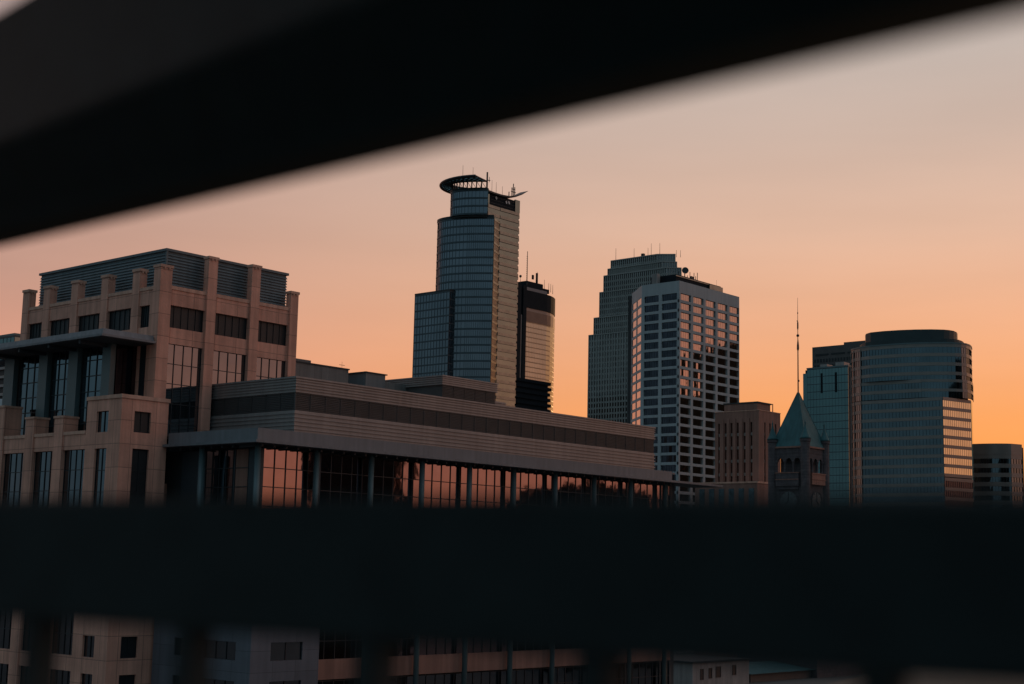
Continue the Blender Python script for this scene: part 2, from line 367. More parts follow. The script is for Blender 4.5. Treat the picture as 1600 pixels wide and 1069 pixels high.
# ------------------------------------------------------------------ courthouse block (tan stone, louvred top)
T = thing('stone_office_block', (120.65,170,GZ), 'tan stone office block with louvred metal top and stone pillars', 'building')
FX, FY = 120.65, 170.0  # building coordinates from here on were worked out from image pixels
pr = [(120.65,122.6),(128.75,130.35),(136.6,138.2),(144.1,145.6)]; ptop = [40.1,42.6,42.7,39.9]
pl = [(203,204.7),(197.2,198.9),(189.8,191.5),(182.15,183.85),(174.5,176.2)]
wall = MB()
bays = [(122.6,128.75),(130.35,136.6),(138.2,144.1)]
for i, (a, c) in enumerate(bays):
    wall.box(a, c, FY+.15, FY+.75, 34.7, 36.9); wall.box(a, c, FY+.15, FY+.75, 29.3, 31.55)
lb = [(198.9,203),(191.5,197.2),(183.85,189.8),(176.2,182.15),(171.3,174.5)]
for a, c in lb:
    wall.box(FX+.15, FX+.75, a, c, 34.6, 36.7); wall.box(FX+.15, FX+.75, a, c, 16, 31.5)
wall.box(FX+.152, FX+.75, 171.3, 172.1, 31.5, 34.6)
wall.box(FX+.8, 145.3, FY+.8, 204.5, GZ, 36.4)
wall.box(FX+.15, FX+.79, 170.9, 204.5, GZ, 15.98)
wall.box(123, 145.0, FY+.15, FY+.79, GZ, 10)
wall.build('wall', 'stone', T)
for (a, c) in bays: P('parapet_coping', 'stone_cap', T, (a, c, FY+.02, FY+.9, 36.9, 37.4))
for (a, c) in lb: P('parapet_coping', 'stone_cap', T, (FX+.02, FX+.9, a, c, 36.7, 37.15))
def pillar(x0,x1,y0,y1,z0,z1):
    o = P('pillar', 'stone', T, (x0,x1,y0,y1,z0,z1-.42))
    c = MB(); c.box(x0-.12,x1+.12,y0-.12,y1+.12,z1-.38,z1)
    for k in (0.3,.7): c.box(x0+(x1-x0)*k-.12, x0+(x1-x0)*k+.12, y0-.2, y0-.15, z1-.62, z1-.3)
    c.build('cap', 'stone_cap', o)
for (a,c),z in zip(pr,ptop): pillar(a,c,FY-.25,FY+(1.3 if a<121 else .8),GZ,z)
for (a,c) in pl: pillar(FX-.05,FX+1.15,a,c,GZ,40.0)
for i,(a,c) in enumerate(bays):
    window(T,'y',FY+.15,a,c,31.55,34.7,5,0,'glass_dark','frame',.45,'louvre_window')
    window(T,'y',FY+.15,a,c,10,29.3,4 if i<2 else 4,2.7,'glass','frame',.35)
for (a,c) in lb[:4]+[(172.1,174.5)]:
    window(T,'x',FX+.15,a,c,31.5,34.6,5,0,'glass_dark','frame',.45,'louvre_window')
# tall dark slot beside the pavilion
P('slot_window','glass_dark',T,(FX+.05,FX+.149,172.3,173.5,18,29.2))
ph = thing  # penthouse as a part
b = MB(); b.box(123.1,144.9,172.0,204.0,36.4,42.6); lv = b.build('louvre_penthouse','louvre_teal',T)
rb = MB(); z = 37.0
while z < 42.3:
    vs=[(122.95,171.85,z),(145.05,171.85,z),(145.05,204.15,z),(122.95,204.15,z),(123.1,172.0,z+.33),(144.9,172.0,z+.33),(144.9,204.0,z+.33),(123.1,204.0,z+.33)]
    rb.add(vs,[(0,3,2,1),(4,5,6,7),(0,1,5,4),(1,2,6,5),(2,3,7,6),(3,0,4,7)]); z += .42
rb.build('corrugation','louvre_teal',lv)
P('roof_edge','louvre_teal',lv,(122.8,145.2,171.7,204.3,42.6,42.95))
P('corner_trim','louvre_teal',lv,(122.9,123.15,171.8,172.05,36.4,42.59))

# glazed pavilion with wide canopy on the block's left face
b = MB(); b.box(117.7,120.8,174.6,202,GZ,29.9)
b.build('pavilion_core','frame',T)
for (a,c) in ((193,198.4),(185.2,190),(177.2,182.5)):
    window(T,'x',117.5,a,c,GZ+20,29.2,3,2.25,'glass','frame',0,'pavilion_window',.12)
for (a,c) in ((190.3,192.5),(182.6,184.9),(174.6,176.6),(199.2,201.8)):
    P('pavilion_column','column',T,(116.7,117.5,a,c,GZ,29.7))
b = MB(); b.box(117.6,120.8,174.45,174.6,GZ,29.8); b.build('side_glazing','dark_glass',T)
can = MB(); can.prism([(112.3,170.2),(120.5,170.2),(120.5,204),(112.3,204)][::-1],29.25,30.05,[(112.5,170.4),(120.5,170.4),(120.5,204),(112.5,204)][::-1])
cano = can.build('pavilion_canopy','fascia',T)
P('gutter','fascia',cano,(111.9,120.4,169.7,204,28.95,29.25))
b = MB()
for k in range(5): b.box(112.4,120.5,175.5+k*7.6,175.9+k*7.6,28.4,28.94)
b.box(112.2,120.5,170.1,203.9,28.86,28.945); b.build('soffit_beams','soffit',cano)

# ------------------------------------------------------------------ terrace wing (lower stone block at the left)
L = thing('terrace_block', (113.4,166.5,GZ), 'low tan stone corner block with square windows before the taller stone block', 'building')
LX, LY = 113.45, 166.5
wb = MB()
zo = [(16.25,19.05),(-6,14.1),(-13.0,-10.25),(-19,-15.1)]    # window openings of the corner block
zs = [20.6,19.05,16.25,14.1,-6,-10.25,-13.0,-15.1,-19,GZ]
for i in range(0, len(zs)-1):
    top, bot = zs[i], zs[i+1]; op = (bot, top) in [(a,c) for a,c in zo]
    if not op:
        wb.box(LX,120.85,LY,LY+.6,bot,top); wb.box(LX,LX+.6,LY+.6,174.4,bot,top)
    else:
        wb.box(LX,115.5,LY,LY+.6,bot,top); wb.box(118.1,120.85,LY,LY+.6,bot,top)
        wb.box(LX,LX+.6,LY+.6,169.4,bot,top); wb.box(LX,LX+.6,172.1,174.4,bot,top)
        window(L,'y',LY,115.5,118.1,bot,top,2,3.0,'glass_dark' if top>15 or top<0 else 'glass_dark','frame',.4)
        window(L,'x',LX,169.4,172.1,bot,top,2,3.0,'glass','frame',.4)
wb.box(LX+.6,120.85,LY+.65,174.3,GZ,20.3)
# parapet wing further left
for (a,c) in ((189.3,195),(182,187.1),(174.4,179.8)):
    wb.box(LX+.1,LX+.7,a,c,14.15,16.2); wb.box(LX+.1,LX+.7,a,c,-15,-13)
    window(L,'x',LX+.1,a,c,-13,14.15,4,2.6,'glass','frame',.45)
    window(L,'x',LX+.1,a,c,GZ+3,-15,4,2.6,'glass','frame',.45)
wb.box(LX+.71,117.3,174.4,215,GZ,15.2); wb.box(LX+.1,LX+.7,197.5,215,GZ,16.2)
wb.build('wall','stone',L)
cp = MB(); cp.box(LX-.15,121.0,LY-.15,174.5,20.62,21.12); cp.build('coping','stone_cap',L)
for (a,c) in ((189.3,195),(182,187.1),(174.52,179.8)): P('coping','stone_cap',L,(LX-.02,LX+.95,a,c,16.2,16.65))
for (a,c,zt,dx) in ((187.1,189.3,19.1,2.2),(179.8,182.0,18.9,2.2),(195,197.5,21.1,2.6)):
    o = P('pier','stone',L,(LX-.12,LX+dx,a,c,GZ,zt-.3)); P('cap','stone_cap',o,(LX-.25,LX+dx+.1,a-.12,c+.12,zt-.3,zt))

# ------------------------------------------------------------------ long low building with louvre band and canopy
W = thing('long_metal_building', (121,147.7,GZ), 'long low building with grey corrugated metal upper storey and columned canopy', 'building')
WX, WY, WE = 131.14, 152.66, 213.5; GX_, GY_ = 123.5, 150.0
b = MB(); b.box(WX+.2,WE-.2,WY+.2,186,14.5,24.3); b.box(GX_+.45,WE+3,GY_+.35,186,GZ,14.5); b.build('core','roof',W)
def siding(root, x0, x1, y0, y1, z0, z1, pitch, m='siding', out=.14, name='siding_band'):
    b = MB(); b.box(x0,x1,y0,y1,z0,z1); n = round((z1-z0)/pitch); p = (z1-z0)/n
    for k in range(n):
        z = z0+k*p+p*.12
        vs=[(x0-out,y0-out,z),(x1+out,y0-out,z),(x1+out,y1,z),(x0-out,y1,z)]
        vs+=[(x0-out,y0-out,z+p*.42),(x1+out,y0-out,z+p*.42),(x1+out,y1,z+p*.42),(x0-out,y1,z+p*.42)]
        b.add(vs,[(0,3,2,1),(4,5,6,7),(0,1,5,4),(1,2,6,5),(2,3,7,6),(3,0,4,7)])
    return b.build(name,m,root)
siding(W,WX,WE,WY,185,22.3,24.25,.43)
siding(W,WX,WE,WY,185,14.6,19.92,.52)
P('roof_edge','siding',W,(WX-.2,WE+.2,WY-.2,185.2,24.25,24.48))
n = 30; pw = (WE-WX)/n
for k in range(n):
    b = MB(); x0 = WX+k*pw; x1 = x0+pw
    b.box(x0+.05,x1-.05,WY+.1,WY+.25,19.93,22.29); z = 20.0
    while z < 22.2: b.box(x0+.06,x1-.06,WY-.02,WY+.1,z,z+.10); z += .24
    o = b.build('louvre_panel','louvre',W)
    P('frame','louvre',o,(x0-.045,x0+.045,WY-.05,WY+.2,19.93,22.29))
for k in range(8):
    b = MB(); y0 = WY+k*3.0+.1; y1 = y0+2.9; b.box(WX+.12,WX+.19,y0,y1,19.93,22.29); z = 20.0
    while z < 22.2: b.box(WX,WX+.12,y0+.05,y1-.05,z,z+.10); z += .24
    b.build('louvre_panel','louvre',W)
# canopy: fascia, gutter, soffit
CX, CY, CE = 120.95, 147.7, 211.9
b = MB(); b.box(CX,CE,CY,CY+.5,14.98,16.5); b.box(CX,CX+.5,CY+.5,166.3,14.98,16.5); b.box(CX+.5,WE+.0,CY+.5,WY,16.1,16.4); b.box(CX+.5,WX+2,WY,170.3,16.1,16.4)
fo = b.build('canopy_fascia','fascia',W)
b = MB(); b.box(CX-.75,226.8,CY-.7,CY+.3,14.62,14.97); b.box(CX-.75,CX+.3,CY+.3,170,14.62,14.97); b.box(CE+.01,226.8,CY+.3,152,14.72,14.95)
b.build('gutter','fascia',fo)
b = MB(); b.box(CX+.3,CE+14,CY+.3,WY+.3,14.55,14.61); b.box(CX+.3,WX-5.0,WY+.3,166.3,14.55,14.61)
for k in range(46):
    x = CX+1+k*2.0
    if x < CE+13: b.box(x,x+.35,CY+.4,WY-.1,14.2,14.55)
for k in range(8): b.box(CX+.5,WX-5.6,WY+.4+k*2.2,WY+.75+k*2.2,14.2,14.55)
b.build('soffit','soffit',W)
for k in range(10):
    x = 122.1+k*9.95
    MB().lathe(x,148.9,[(.40,GZ),(.40,14.54)],20).build('canopy_column','column',W,True)
# curtain wall along the canopy
GY, GX = 150.0, 123.5
edges = [124.2+k*9.78 for k in range(10)]
for k in range(10):
    a = 123.9 if k == 0 else edges[k]-.3; c = edges[k]+9.2 if k < 9 else 214.5
    c = min(c, 214.5)
    window(W,'y',GY,a,c,-12.9,14.2,5,2.45,'pink_reflection_glass','frame',0,'curtain_window',.11)
    window(W,'y',GY,a,c,GZ+1,-15.6,5,2.45,'glass','frame',0,'curtain_window',.11)
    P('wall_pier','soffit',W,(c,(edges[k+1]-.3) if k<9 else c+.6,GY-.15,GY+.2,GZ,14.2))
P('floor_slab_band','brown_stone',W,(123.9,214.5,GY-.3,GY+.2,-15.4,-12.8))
for (a,c,g,lab) in ((155.4,161.2,'glass',None),(152.3,155.0,'brown_stone','glass panel coloured brown')):
    window(W,'x',GX,a,c,-12.9,14.2,4 if g=='glass' else 1,2.45,g,'frame',0,'side_window',.11)  # second bay is glass too, its warm glow put into the colour
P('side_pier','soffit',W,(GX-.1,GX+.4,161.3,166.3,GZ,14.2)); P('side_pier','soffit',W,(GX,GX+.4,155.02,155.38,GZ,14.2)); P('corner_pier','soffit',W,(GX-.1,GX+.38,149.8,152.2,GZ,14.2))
MB().lathe(121.9,160.0,[(.46,GZ),(.46,14.54)],20).build('canopy_column','column',W,True)
# roof plant rooms, second louvred box
r2 = thing('louvred_roof_box', (172.3,164.9,24.3), 'small corrugated metal box with louvres on the roof, before the glass tower', 'roof structure')
P('body','louvre',r2,(172.5,185.3,165.1,190,24.5,29.6))
siding(r2,172.3,185.5,164.9,190.2,28.45,29.8,.34); P('roof_edge','siding',r2,(172.1,185.7,164.7,190.4,29.8,30.0))
siding(r2,172.3,185.5,164.9,190.2,24.5,25.6,.34)
for k in range(5):
    b = MB(); x0 = 172.4+k*2.6; z = 25.7
    while z < 28.4: b.box(x0,x0+2.45,164.95,165.08,z,z+.1); z += .24
    b.build('louvre_panel','louvre',r2)
siding(r2,185.7,189.0,166.0,180,24.5,27.2,.34,name='side_step')
P('duct','roofbox',r2,(170.0,171.0,171,178,24.5,26.0),(168.3,169.2,171,178,24.5,26.1))
r1 = thing('roof_plant_room', (148,172.9,24.3), 'long flat grey plant room on the roof beside the stone block', 'roof structure')
P('body','roofbox',r1,(147,159.2,172.9,188,24.5,29.85)); P('roof_edge','roof',r1,(146.9,159.35,172.75,188.1,29.85,30.05)); P('upper_roof','roofbox',r1,(146.9,151.6,173.2,188,30.05,30.5))
r3 = thing('roof_stair_house', (162.3,172.2,24.3), 'small dark roof hut with sloping shoulders between plant room and louvred box', 'roof structure')
P('body','louvre_teal',r3,(162.5,166.8,172.4,180,24.5,29.8)); P('roof_edge','roof',r3,(162.3,167.1,172.2,180.2,29.8,29.98)); P('low_body','roofbox',r3,(166.81,178,173.2,180,24.5,28.9))
antennas(r3,[(160.6,176,27,31.6)],.03)
P('crossarm','steel_dark',r3,(160.0,161.2,175.97,176.03,31.0,31.06))

# low projecting block at the foot
K = thing('projecting_block', (120,146,GZ), 'blue-grey low block with one square window below the canopy', 'building')
kb = MB()
for (z0,z1,op) in ((-10.15,1,0),(-12.4,-10.15,1),(-14.9,-12.4,0),(-17.2,-14.9,1),(GZ,-17.2,0)):
    if not op: kb.box(120.05,131.2,146,146.5,z0,z1); kb.box(120.05,120.5,146.5,165.9,z0,z1)
    else:
        kb.box(120.05,123.2,146,146.5,z0,z1); kb.box(128.4,131.2,146,146.5,z0,z1)
        kb.box(120.05,120.5,146.5,148.9,z0,z1); kb.box(120.05,120.5,161.4,165.9,z0,z1)
        window(K,'y',146,123.2,128.4,z0,z1,2,0,'glass','frame',.25)
        window(K,'x',120.05,148.9,161.4,z0,z1,6,0,'glass','frame',.25)
kb.box(120.5,125.0,146.55,165.9,GZ,.8); kb.box(125.0,131.2,146.55,148.2,GZ,.8); kb.build('wall','blue_block',K)
P('coping','stone_cap',K,(119.9,131.35,145.85,148.3,1,1.3))

H = thing('cream_house', (272,186,GZ), 'small cream rendered house with narrow dark windows at the lower edge', 'building')
hb = MB(); hb.box(281.4,304.6,190.3,206,-40+14,-20.6); hb.build('wall','cream',H)
# narrow windows seen just under the guard rail
for (a,c,z0,z1) in ((284.3,285.6,-24.3,-21.9),(287.7,289.0,-24.1,-21.8),(290.6,292.6,-24.0,-21.6),(297.4,299.0,-23.7,-21.5)):
    window(H,'y',190.3,a,c,z0,z1,1,0,'glass_dark','frame',-.02,'window',.1)
P('roof','roof',H,(281.1,304.9,190.0,206.3,-20.6,-20.2))
H2 = thing('teal_roof_shed', (330,200,GZ), 'low shed with pale blue-green metal roof at the lower right edge', 'building')
P('wall','louvre',H2,(308,372,192,214,GZ,-24.0))
b = MB(); b.prism([(307,191),(373,191),(373,215),(307,215)],-24.0,-22.6,[(307,202),(373,202),(373,204),(307,204)]); b.build('roof','copper',H2)

# ------------------------------------------------------------------ tall glass tower with drum and ring crown
A = thing('glass_drum_tower', (600,545,GZ), 'tallest blue-green glass tower with curved drum, stepped shoulder and ring crown', 'building')
va = math.radians(41.9); vd = Vector((math.cos(va), math.sin(va))); vl = Vector((-vd.y, vd.x))   # depth and leftward directions of the drum
def drum(near, a, bdep, t0, t1, n):
    c = Vector(near)+vd*bdep
    res = []
    for k in range(n+1):
        t = t0+(t1-t0)*k/n
        p = c+vl*(a*math.sin(t))-vd*(bdep*math.cos(t)); res.append((p.x, p.y))
    return res
near = (599.1,537.7)
dr = drum(near, 31.5, 17.5, 0.0, math.radians(100), 22)
cY = 545.0
# drum, facets run from the near edge round to the left: outside is on the left of a path going the other way
pathd = dr[::-1]     # left silhouette -> near edge ; outward normal must be on the left-hand side
def fix(path, centre):
    a = Vector(path[0]); b = Vector(path[1]); e = (b-a); nn = Vector((-e.y, e.x))
    return path if nn.dot(a-Vector(centre)) > 0 else path[::-1]
cen = (625,575)
pathd = fix(pathd, cen)
curtain(A, pathd, GZ, 189.6, 4.42, .95, 1.55, 'cap_glass', 'cap_band', 'cap_band', 78, .28, .16)
b = MB(); ribbon(b, pathd, -.2, .5, 189.6, 190.9); b.build('drum_parapet','steel_dark',A)
core = [tuple(Vector(p)+ (Vector(cen)-Vector(p)).normalized()*1.0) for p in dr]
b = MB(); b.prism(core+[(627.5,583),(627.5,546.5),(612.5,546.5),(603,540.8)], GZ, 189.3); b.build('core','roof',A)
# flat block in front of the drum's left part
pf = fix([(584.8,582.8),(584.8,556.1),(590.5,556.1)], cen)
curtain(A, pf, GZ, 148.2, 4.42, .75, 2.3, 'cap_glass', 'cap_band', 'cap_band', 78, .25, .2)
b = MB(); b.box(584.9,600,556.3,582.8,GZ,148.2); b.build('core','roof',A); b = MB(); ribbon(b, pf, -.3, .35, 148.2, 149.1); b.build('block_parapet','steel_dark',A)
# facet with orange sky reflection put into its colour, and right-hand face
strip = fix([(600.2,538.6),(603.2,541.0),(612.1,545.0)], cen)
curtain(A, strip, GZ, 190.3, 4.42, 1.2, 1.5, 'warm_reflection_strip', 'cap_right_band', 'cap_right_band', 78, .2, .3)
rf = fix([(612.1,545.0),(628.4,545.0)], cen)
curtain(A, rf, GZ, 198.6, 4.42, 1.7, 2.4, 'cap_right', 'cap_right_band', None, 78, .5)
rs = fix([(628.4,545.0),(628.4,572)], cen)
curtain(A, rs, GZ, 206, 4.42, 1.7, 2.4, 'cap_right', 'cap_right_band', None, 78, .7)
P('core','roof',A,(606,628.3,545.2,565,189.5,205.3))
# upper tier
un = (594.5,538.6)
du = drum(un, 20.5, 9.5, 0, math.radians(100), 16)
pu = fix(du, cen)
curtain(A, pu, 190.9, 204.6, 4.42, .95, 1.55, 'cap_glass', 'cap_band', 'cap_band', 78, .28, .16)
b = MB(); ribbon(b, pu, -.2, .5, 204.6, 205.5); b.build('drum_parapet','steel_dark',A)
core = [tuple(Vector(p)+(Vector(cen)-Vector(p)).normalized()*.8) for p in du]
b = MB(); b.prism(core+[(627.5,572),(627.5,546),(602,545.7),(596.2,540.4)], 189.4, 204.7); b.build('core','roof',A)
uf = fix([(594.6,538.7),(601.5,544.6),(612.1,545.0)], cen)
curtain(A, uf, 190.9, 198.6, 4.42, 1.7, 2.4, 'cap_right', 'cap_right_band', None, 78, .3)
uf2 = fix([(594.6,538.7),(601.5,544.6),(602.5,544.7)], cen)
b = MB(); ribbon(b, uf2, -.3, .2, 198.6, 204.6); b.build('pier','cap_right',A)
P('pier','cap_right',A,(624.6,628.6,544.5,545.4,198.6,205.8))
P('louvre_bay','ids_dark',A,(602.5,624.6,545.0,545.5,198.6,205.2))
for k in range(3): P('louvre_rail','cap_band',A,(602.6,624.5,544.8,544.99,200+k*1.9,200.12+k*1.9))
# sweeping roof edge
b = MB(); pts = [(594.5,538.2,205.3),(600,542.5,205.9),(606,543.5,206.0),(612,543.6,206.0),(618,543.4,206.4),(623,543.0,207.6),(628,542.6,209.6),(632.5,542,212.1)]
for i in range(len(pts)-1):
    (x0,y0,z0),(x1,y1,z1) = pts[i],pts[i+1]; t0 = .9 if i < 6 else .6; t1 = .9 if i < 5 else (.6 if i<6 else .15)
    b.add([(x0,y0,z0-t0),(x1,y1,z1-t1),(x1,y1+6,z1-t1),(x0,y0+6,z0-t0),(x0,y0,z0),(x1,y1,z1),(x1,y1+6,z1),(x0,y0+6,z0)],[(0,3,2,1),(4,5,6,7),(0,1,5,4),(1,2,6,5),(2,3,7,6),(3,0,4,7)])
b.build('roof_wing','steel_dark',A)
# ring crown: fan of lattice cantilevered from the upper drum
cr = thing  # crown
uc = Vector(un)+vd*9.5
inner = []; outer = []
for k in range(19):
    t = math.radians(2)+(math.radians(148)-math.radians(2))*k/18
    pi_ = uc+vl*(20.2*math.sin(t))-vd*(9.2*math.cos(t)); inner.append((pi_.x,pi_.y))
    t2 = math.radians(15)+(math.radians(150)-math.radians(15))*k/18
    po = uc+vl*(26.5*math.sin(t2))-vd*(25.0*math.cos(t2)); outer.append((po.x,po.y))
ci, co = 209.2, 208.3
b = MB()
for k in range(18):
    b.tube((*outer[k],co),(*outer[k+1],co),.75,8); b.tube((*inner[k],ci),(*inner[k+1],ci),.4,6)
    for f in (.25,.5,.75):
        q = [Vector((*inner[j],ci)).lerp(Vector((*outer[j],co)),f) for j in (k,k+1)]; b.tube(q[0],q[1],.28,6)
for k in range(19): b.tube((*inner[k],ci),(*outer[k],co),.42 if k in (0,18) else .3,6)
crown = b.build('ring_crown','steel_dark',A)
b = MB()
for k in range(18):
    i0,i1,o0,o1 = inner[k],inner[k+1],outer[k],outer[k+1]
    b.add([(*i0,ci+.25),(*i1,ci+.25),(*o1,co+.3),(*o0,co+.3),(*i0,ci+.45),(*i1,ci+.45),(*o1,co+.5),(*o0,co+.5)],[(0,1,2,3),(7,6,5,4),(0,4,5,1),(2,6,7,3),(1,5,6,2),(3,7,4,0)])
b.build('crown_deck','crown_deck',crown)
b = MB()
for k in range(0,15):
    b.tube((*inner[k],204.8),(*inner[k],ci),.35,6)
    b.tube((*inner[k],204.9),(*inner[k+1],ci),.14,5)
b.build('crown_posts','steel_dark',crown)
MB().tube((594.6,539.4,204),(594.6,539.4,214.5),.45,8).build('mast','steel_dark',A)
b = MB(); b.tube((594.6,539.4,210),(597,539.4,210.3),.25,6); b.tube((596.4,539.4,209.2),(596.4,539.4,212.2),.15,6); b.build('mast_arm','steel_dark',A)
antennas(A,[(584,548,209,217.5),(589,545,209.5,217),(600,549,205,210.5),(606,546,205,213.5),(609.6,546,205,213),(616,547,206,212)],.13)
b = MB()
for (x,z0,z1) in ((620.8,207,212),(622,207,214.4),(623.2,208,212.6),(618.3,206,209)): b.tube((x,544,z0),(x,544,z1),.28,6)
b.tube((620.5,544,211.2),(623.6,544,211.2),.2,6); b.tube((620.2,544,209.6),(624,544,209.6),.25,6); b.build('aerial_cluster','steel_dark',A)
for (x,z) in ((608.3,203.4),(617,202.6),(619.2,202.9)):
    MB().dish((x,544.9,z),(0.2,-1,0.1),.95).build('dish','dish_white',A)

# ------------------------------------------------------------------ bronze tower behind
I = thing('bronze_glass_tower', (873,748,GZ), 'bronze-gold glass tower with dark louvred top behind the drum tower', 'building')
ic = (895,775)
path = fix([(873.4,748.2),(899,748.2),(905,749.3),(911,751.6),(917,754.9),(921.5,758.8),(925,764),(926.5,770)], ic)
curtain(I, path, GZ, 188.6, 3.9, .8, 2.0, 'ids_glass', 'ids_band2', 'ids_band2', 100, .12, .12)
b = MB(); ribbon(b, path, -.5, .3, 188.6, 197.0); b.build('brown_storey','ids_band',I)
b = MB(); ribbon(b, path, -.5, -.2, 197.0, 199.6); b.build('shadow_storey','round_band',I)
b = MB(); ribbon(b, path, -.5, .35, 199.6, 213.3); b.build('louvred_storey','ids_dark',I)
b = MB(); ribbon(b, fix([(873.4,748.2),(899,748.2)],ic), -.5, .1, 213.3, 215.8); b.build('louvred_storey','fascia',I)
P('core','ids_dark',I,(862,899,749,790,GZ,215.2)); b = MB(); b.prism([(899,749),(910,752.2),(920.5,759.2),(924.5,766),(925,790),(899,790)],GZ,212.5); b.build('core','ids_dark',I)
P('corner_bay','ids_dark',I,(862.5,867.2,747.6,749,GZ,216.8),(869.4,873.4,747.4,749,GZ,216.8)); P('light_slot','siding',I,(867.2,869.4,748.3,749,100,193))
P('rooftop_house','ids_dark',I,(876,896,750,775,215.2,221.3),(896,905,751,770,215.2,218.5))
antennas(I,[(875.0,749,215,244.5)],.42); antennas(I,[(868.3,750,215,224.5),(891,752,220,231),(900,752,218,226),(905.5,752,217,224),(908,752,217,224),(910.6,752,216,223.5)],.22)
P('rooftop_vent','ids_dark',I,(885.3,887,752,753,224.2,227.7),(890.3,891.9,752,753,220,230)); MB().sphere((868.3,750,223.6),1.1).build('beacon','steel_dark',I)
b = MB()
for k in range(14): b.tube((875.0,748.6,218+k*1.7),(873.6,748.6,218+k*1.7),.18,5)
b.build('antenna_rungs','steel_dark',I)

# jagged dark reflection in its glass, put in as a solid block
D = thing('reflection_block', (752,650,GZ), 'jagged dark reflection in the bronze tower, shaped as a solid block', 'building')
P('core','ids_dark',D,(752,784.3,650.5,680,GZ,124.4))
for k in range(20):
    z = 124.6-k*3.75; x = 785.4+random.uniform(-.5,1.2)
    P('jagged_step','ids_dark',D,(744,x+(1.6 if k%3==1 else .6),649.6,690.5,z-2.1,z))

# ------------------------------------------------------------------ stepped green-grey tower
F = thing('stepped_stone_tower', (827,630,GZ), 'stepped grey-green tower with vertical ribs and set-backs on its left', 'building')
tiers = [(630.4,590.5,215.0,164.0,828.0,1),(632.8,586,209.3,150,827.6,0),(636.0,582,204.6,150,827.2,0),(639.2,580,192.9,140,826.8,0),(643.7,578,174.9,130,826.4,0),(647.7,576,162.8,GZ,826.0,0)]
for (yl,yr,zt,zb,xf,cham) in tiers:
    poly = [(xf,yl),(xf,yr),(xf+7,yr-10 if cham else yr-7),(xf+40,yr+14),(xf+40,yl+20)]
    b = MB(); b.prism(poly, zb, zt-.6); ti = b.build('tier','wf_glass',F)
    path = fix([(xf,yl),(xf,yr),(xf+7,yr-10 if cham else yr-7)], (xf+20,(yl+yr)/2))
    m = MB()
    for p, nn, e in walk(path, 1.75 if zt>163 else 2.3):
        wv = .5 if zt > 163 else .75
        a = p-e*wv/2-nn*.05; q = p+e*wv/2-nn*.05; c = q+nn*.65; d = a+nn*.65
        m.prism([tuple(a),tuple(q),tuple(c),tuple(d)][::-1], zb, zt)
    m.build('ribs','wf_stone',ti)
    m = MB(); z = zt-4
    while z > max(zb, 60): ribbon(m, path, -.1, .18, z-1.3, z); z -= 4.0
    m.build('spandrels','wf_stone',ti)
    m = MB(); ribbon(m, path, -.3, .8, zt-.7, zt); m.build('tier_coping','wf_stone',ti)
antennas(F,[(830,628,214,224),(830,612,214,222),(830,600,214,221),(830,590,214,223),(831,598,214,224),(840,583,214,219),(842,581,214,219)],.18)
P('rooftop_vent','steel_dark',F,(830,832,604,606,215,217.5))

# ------------------------------------------------------------------ pale grid tower
Wt = thing('pale_grid_tower', (393.7,272,GZ), 'pale concrete tower with a square window grid and clipped left corner', 'building')
x0, y0, ztop = 393.7, 272.0, 92.4  # tower numbers already scaled about the camera, which brings it nearer
cy = 286.94; ch = (404.0, 298.6)
core = [(x0+.6,y0+.6),(429.4,y0+.6),(429.4,300.7),(ch[0]+.8,300.7),(ch[0]+.8,ch[1]),(x0+.6,cy)]
b = MB(); b.prism(core, GZ, 91.9); b.build('core','roof',Wt)
fl = [88.45-3.09*k for k in range(36)]
wh = 2.2
bx = [394.5+7.24*k for k in range(5)]; ww = 5.9
# concrete frame: spandrels and piers of the three faces
fr = MB()
fr.box(x0,429.5,y0,y0+.6,88.45,ztop)
ud = Vector((ch[0]-x0, ch[1]-cy)); UL = ud.length; ud.normalize(); un_ = Vector((-ud.y, ud.x))
def chbox(u0,u1,z0,z1,d0=0.0,d1=.6):
    a = Vector((x0,cy))+ud*u0; q = Vector((x0,cy))+ud*u1; n_ = -un_
    fr.prism([tuple(a+n_*d0),tuple(q+n_*d0),tuple(q+n_*d1),tuple(a+n_*d1)], z0, z1)
fr.box(x0,x0+.6,y0+.6,cy,88.45,ztop); chbox(0,UL,88.45,ztop)
for i, z in enumerate(fl):
    zb = z-wh; zn = fl[i+1] if i+1 < len(fl) else GZ
    fr.box(x0,429.5,y0,y0+.6,max(zn,GZ),zb); fr.box(x0,x0+.6,y0+.6,cy,max(zn,GZ),zb); chbox(0,UL,max(zn,GZ),zb)
px_ = [x0]+[v for x in bx for v in (x,x+ww)]+[429.5]
for k in range(0,len(px_),2): fr.box(px_[k],px_[k+1],y0-.03,y0+.59,GZ,88.45)
lw = [(272.9,278.9),(280.1,285.9)]
ly = [y0+.6,272.9,278.9,280.1,285.9,cy]
for k in range(0,6,2): fr.box(x0-.03,x0+.59,ly[k],ly[k+1],GZ,88.45)
cw = [(0.7,7.2),(8.2,14.8)]
cu = [0,.7,7.2,8.2,14.8,UL]
for k in range(0,6,2): chbox(cu[k],cu[k+1],GZ,88.45,-.03,.59)
fr.build('wall','white_conc',Wt)
cnt = 0; rest = MB(); restd = MB()
rnd = random.Random(3)
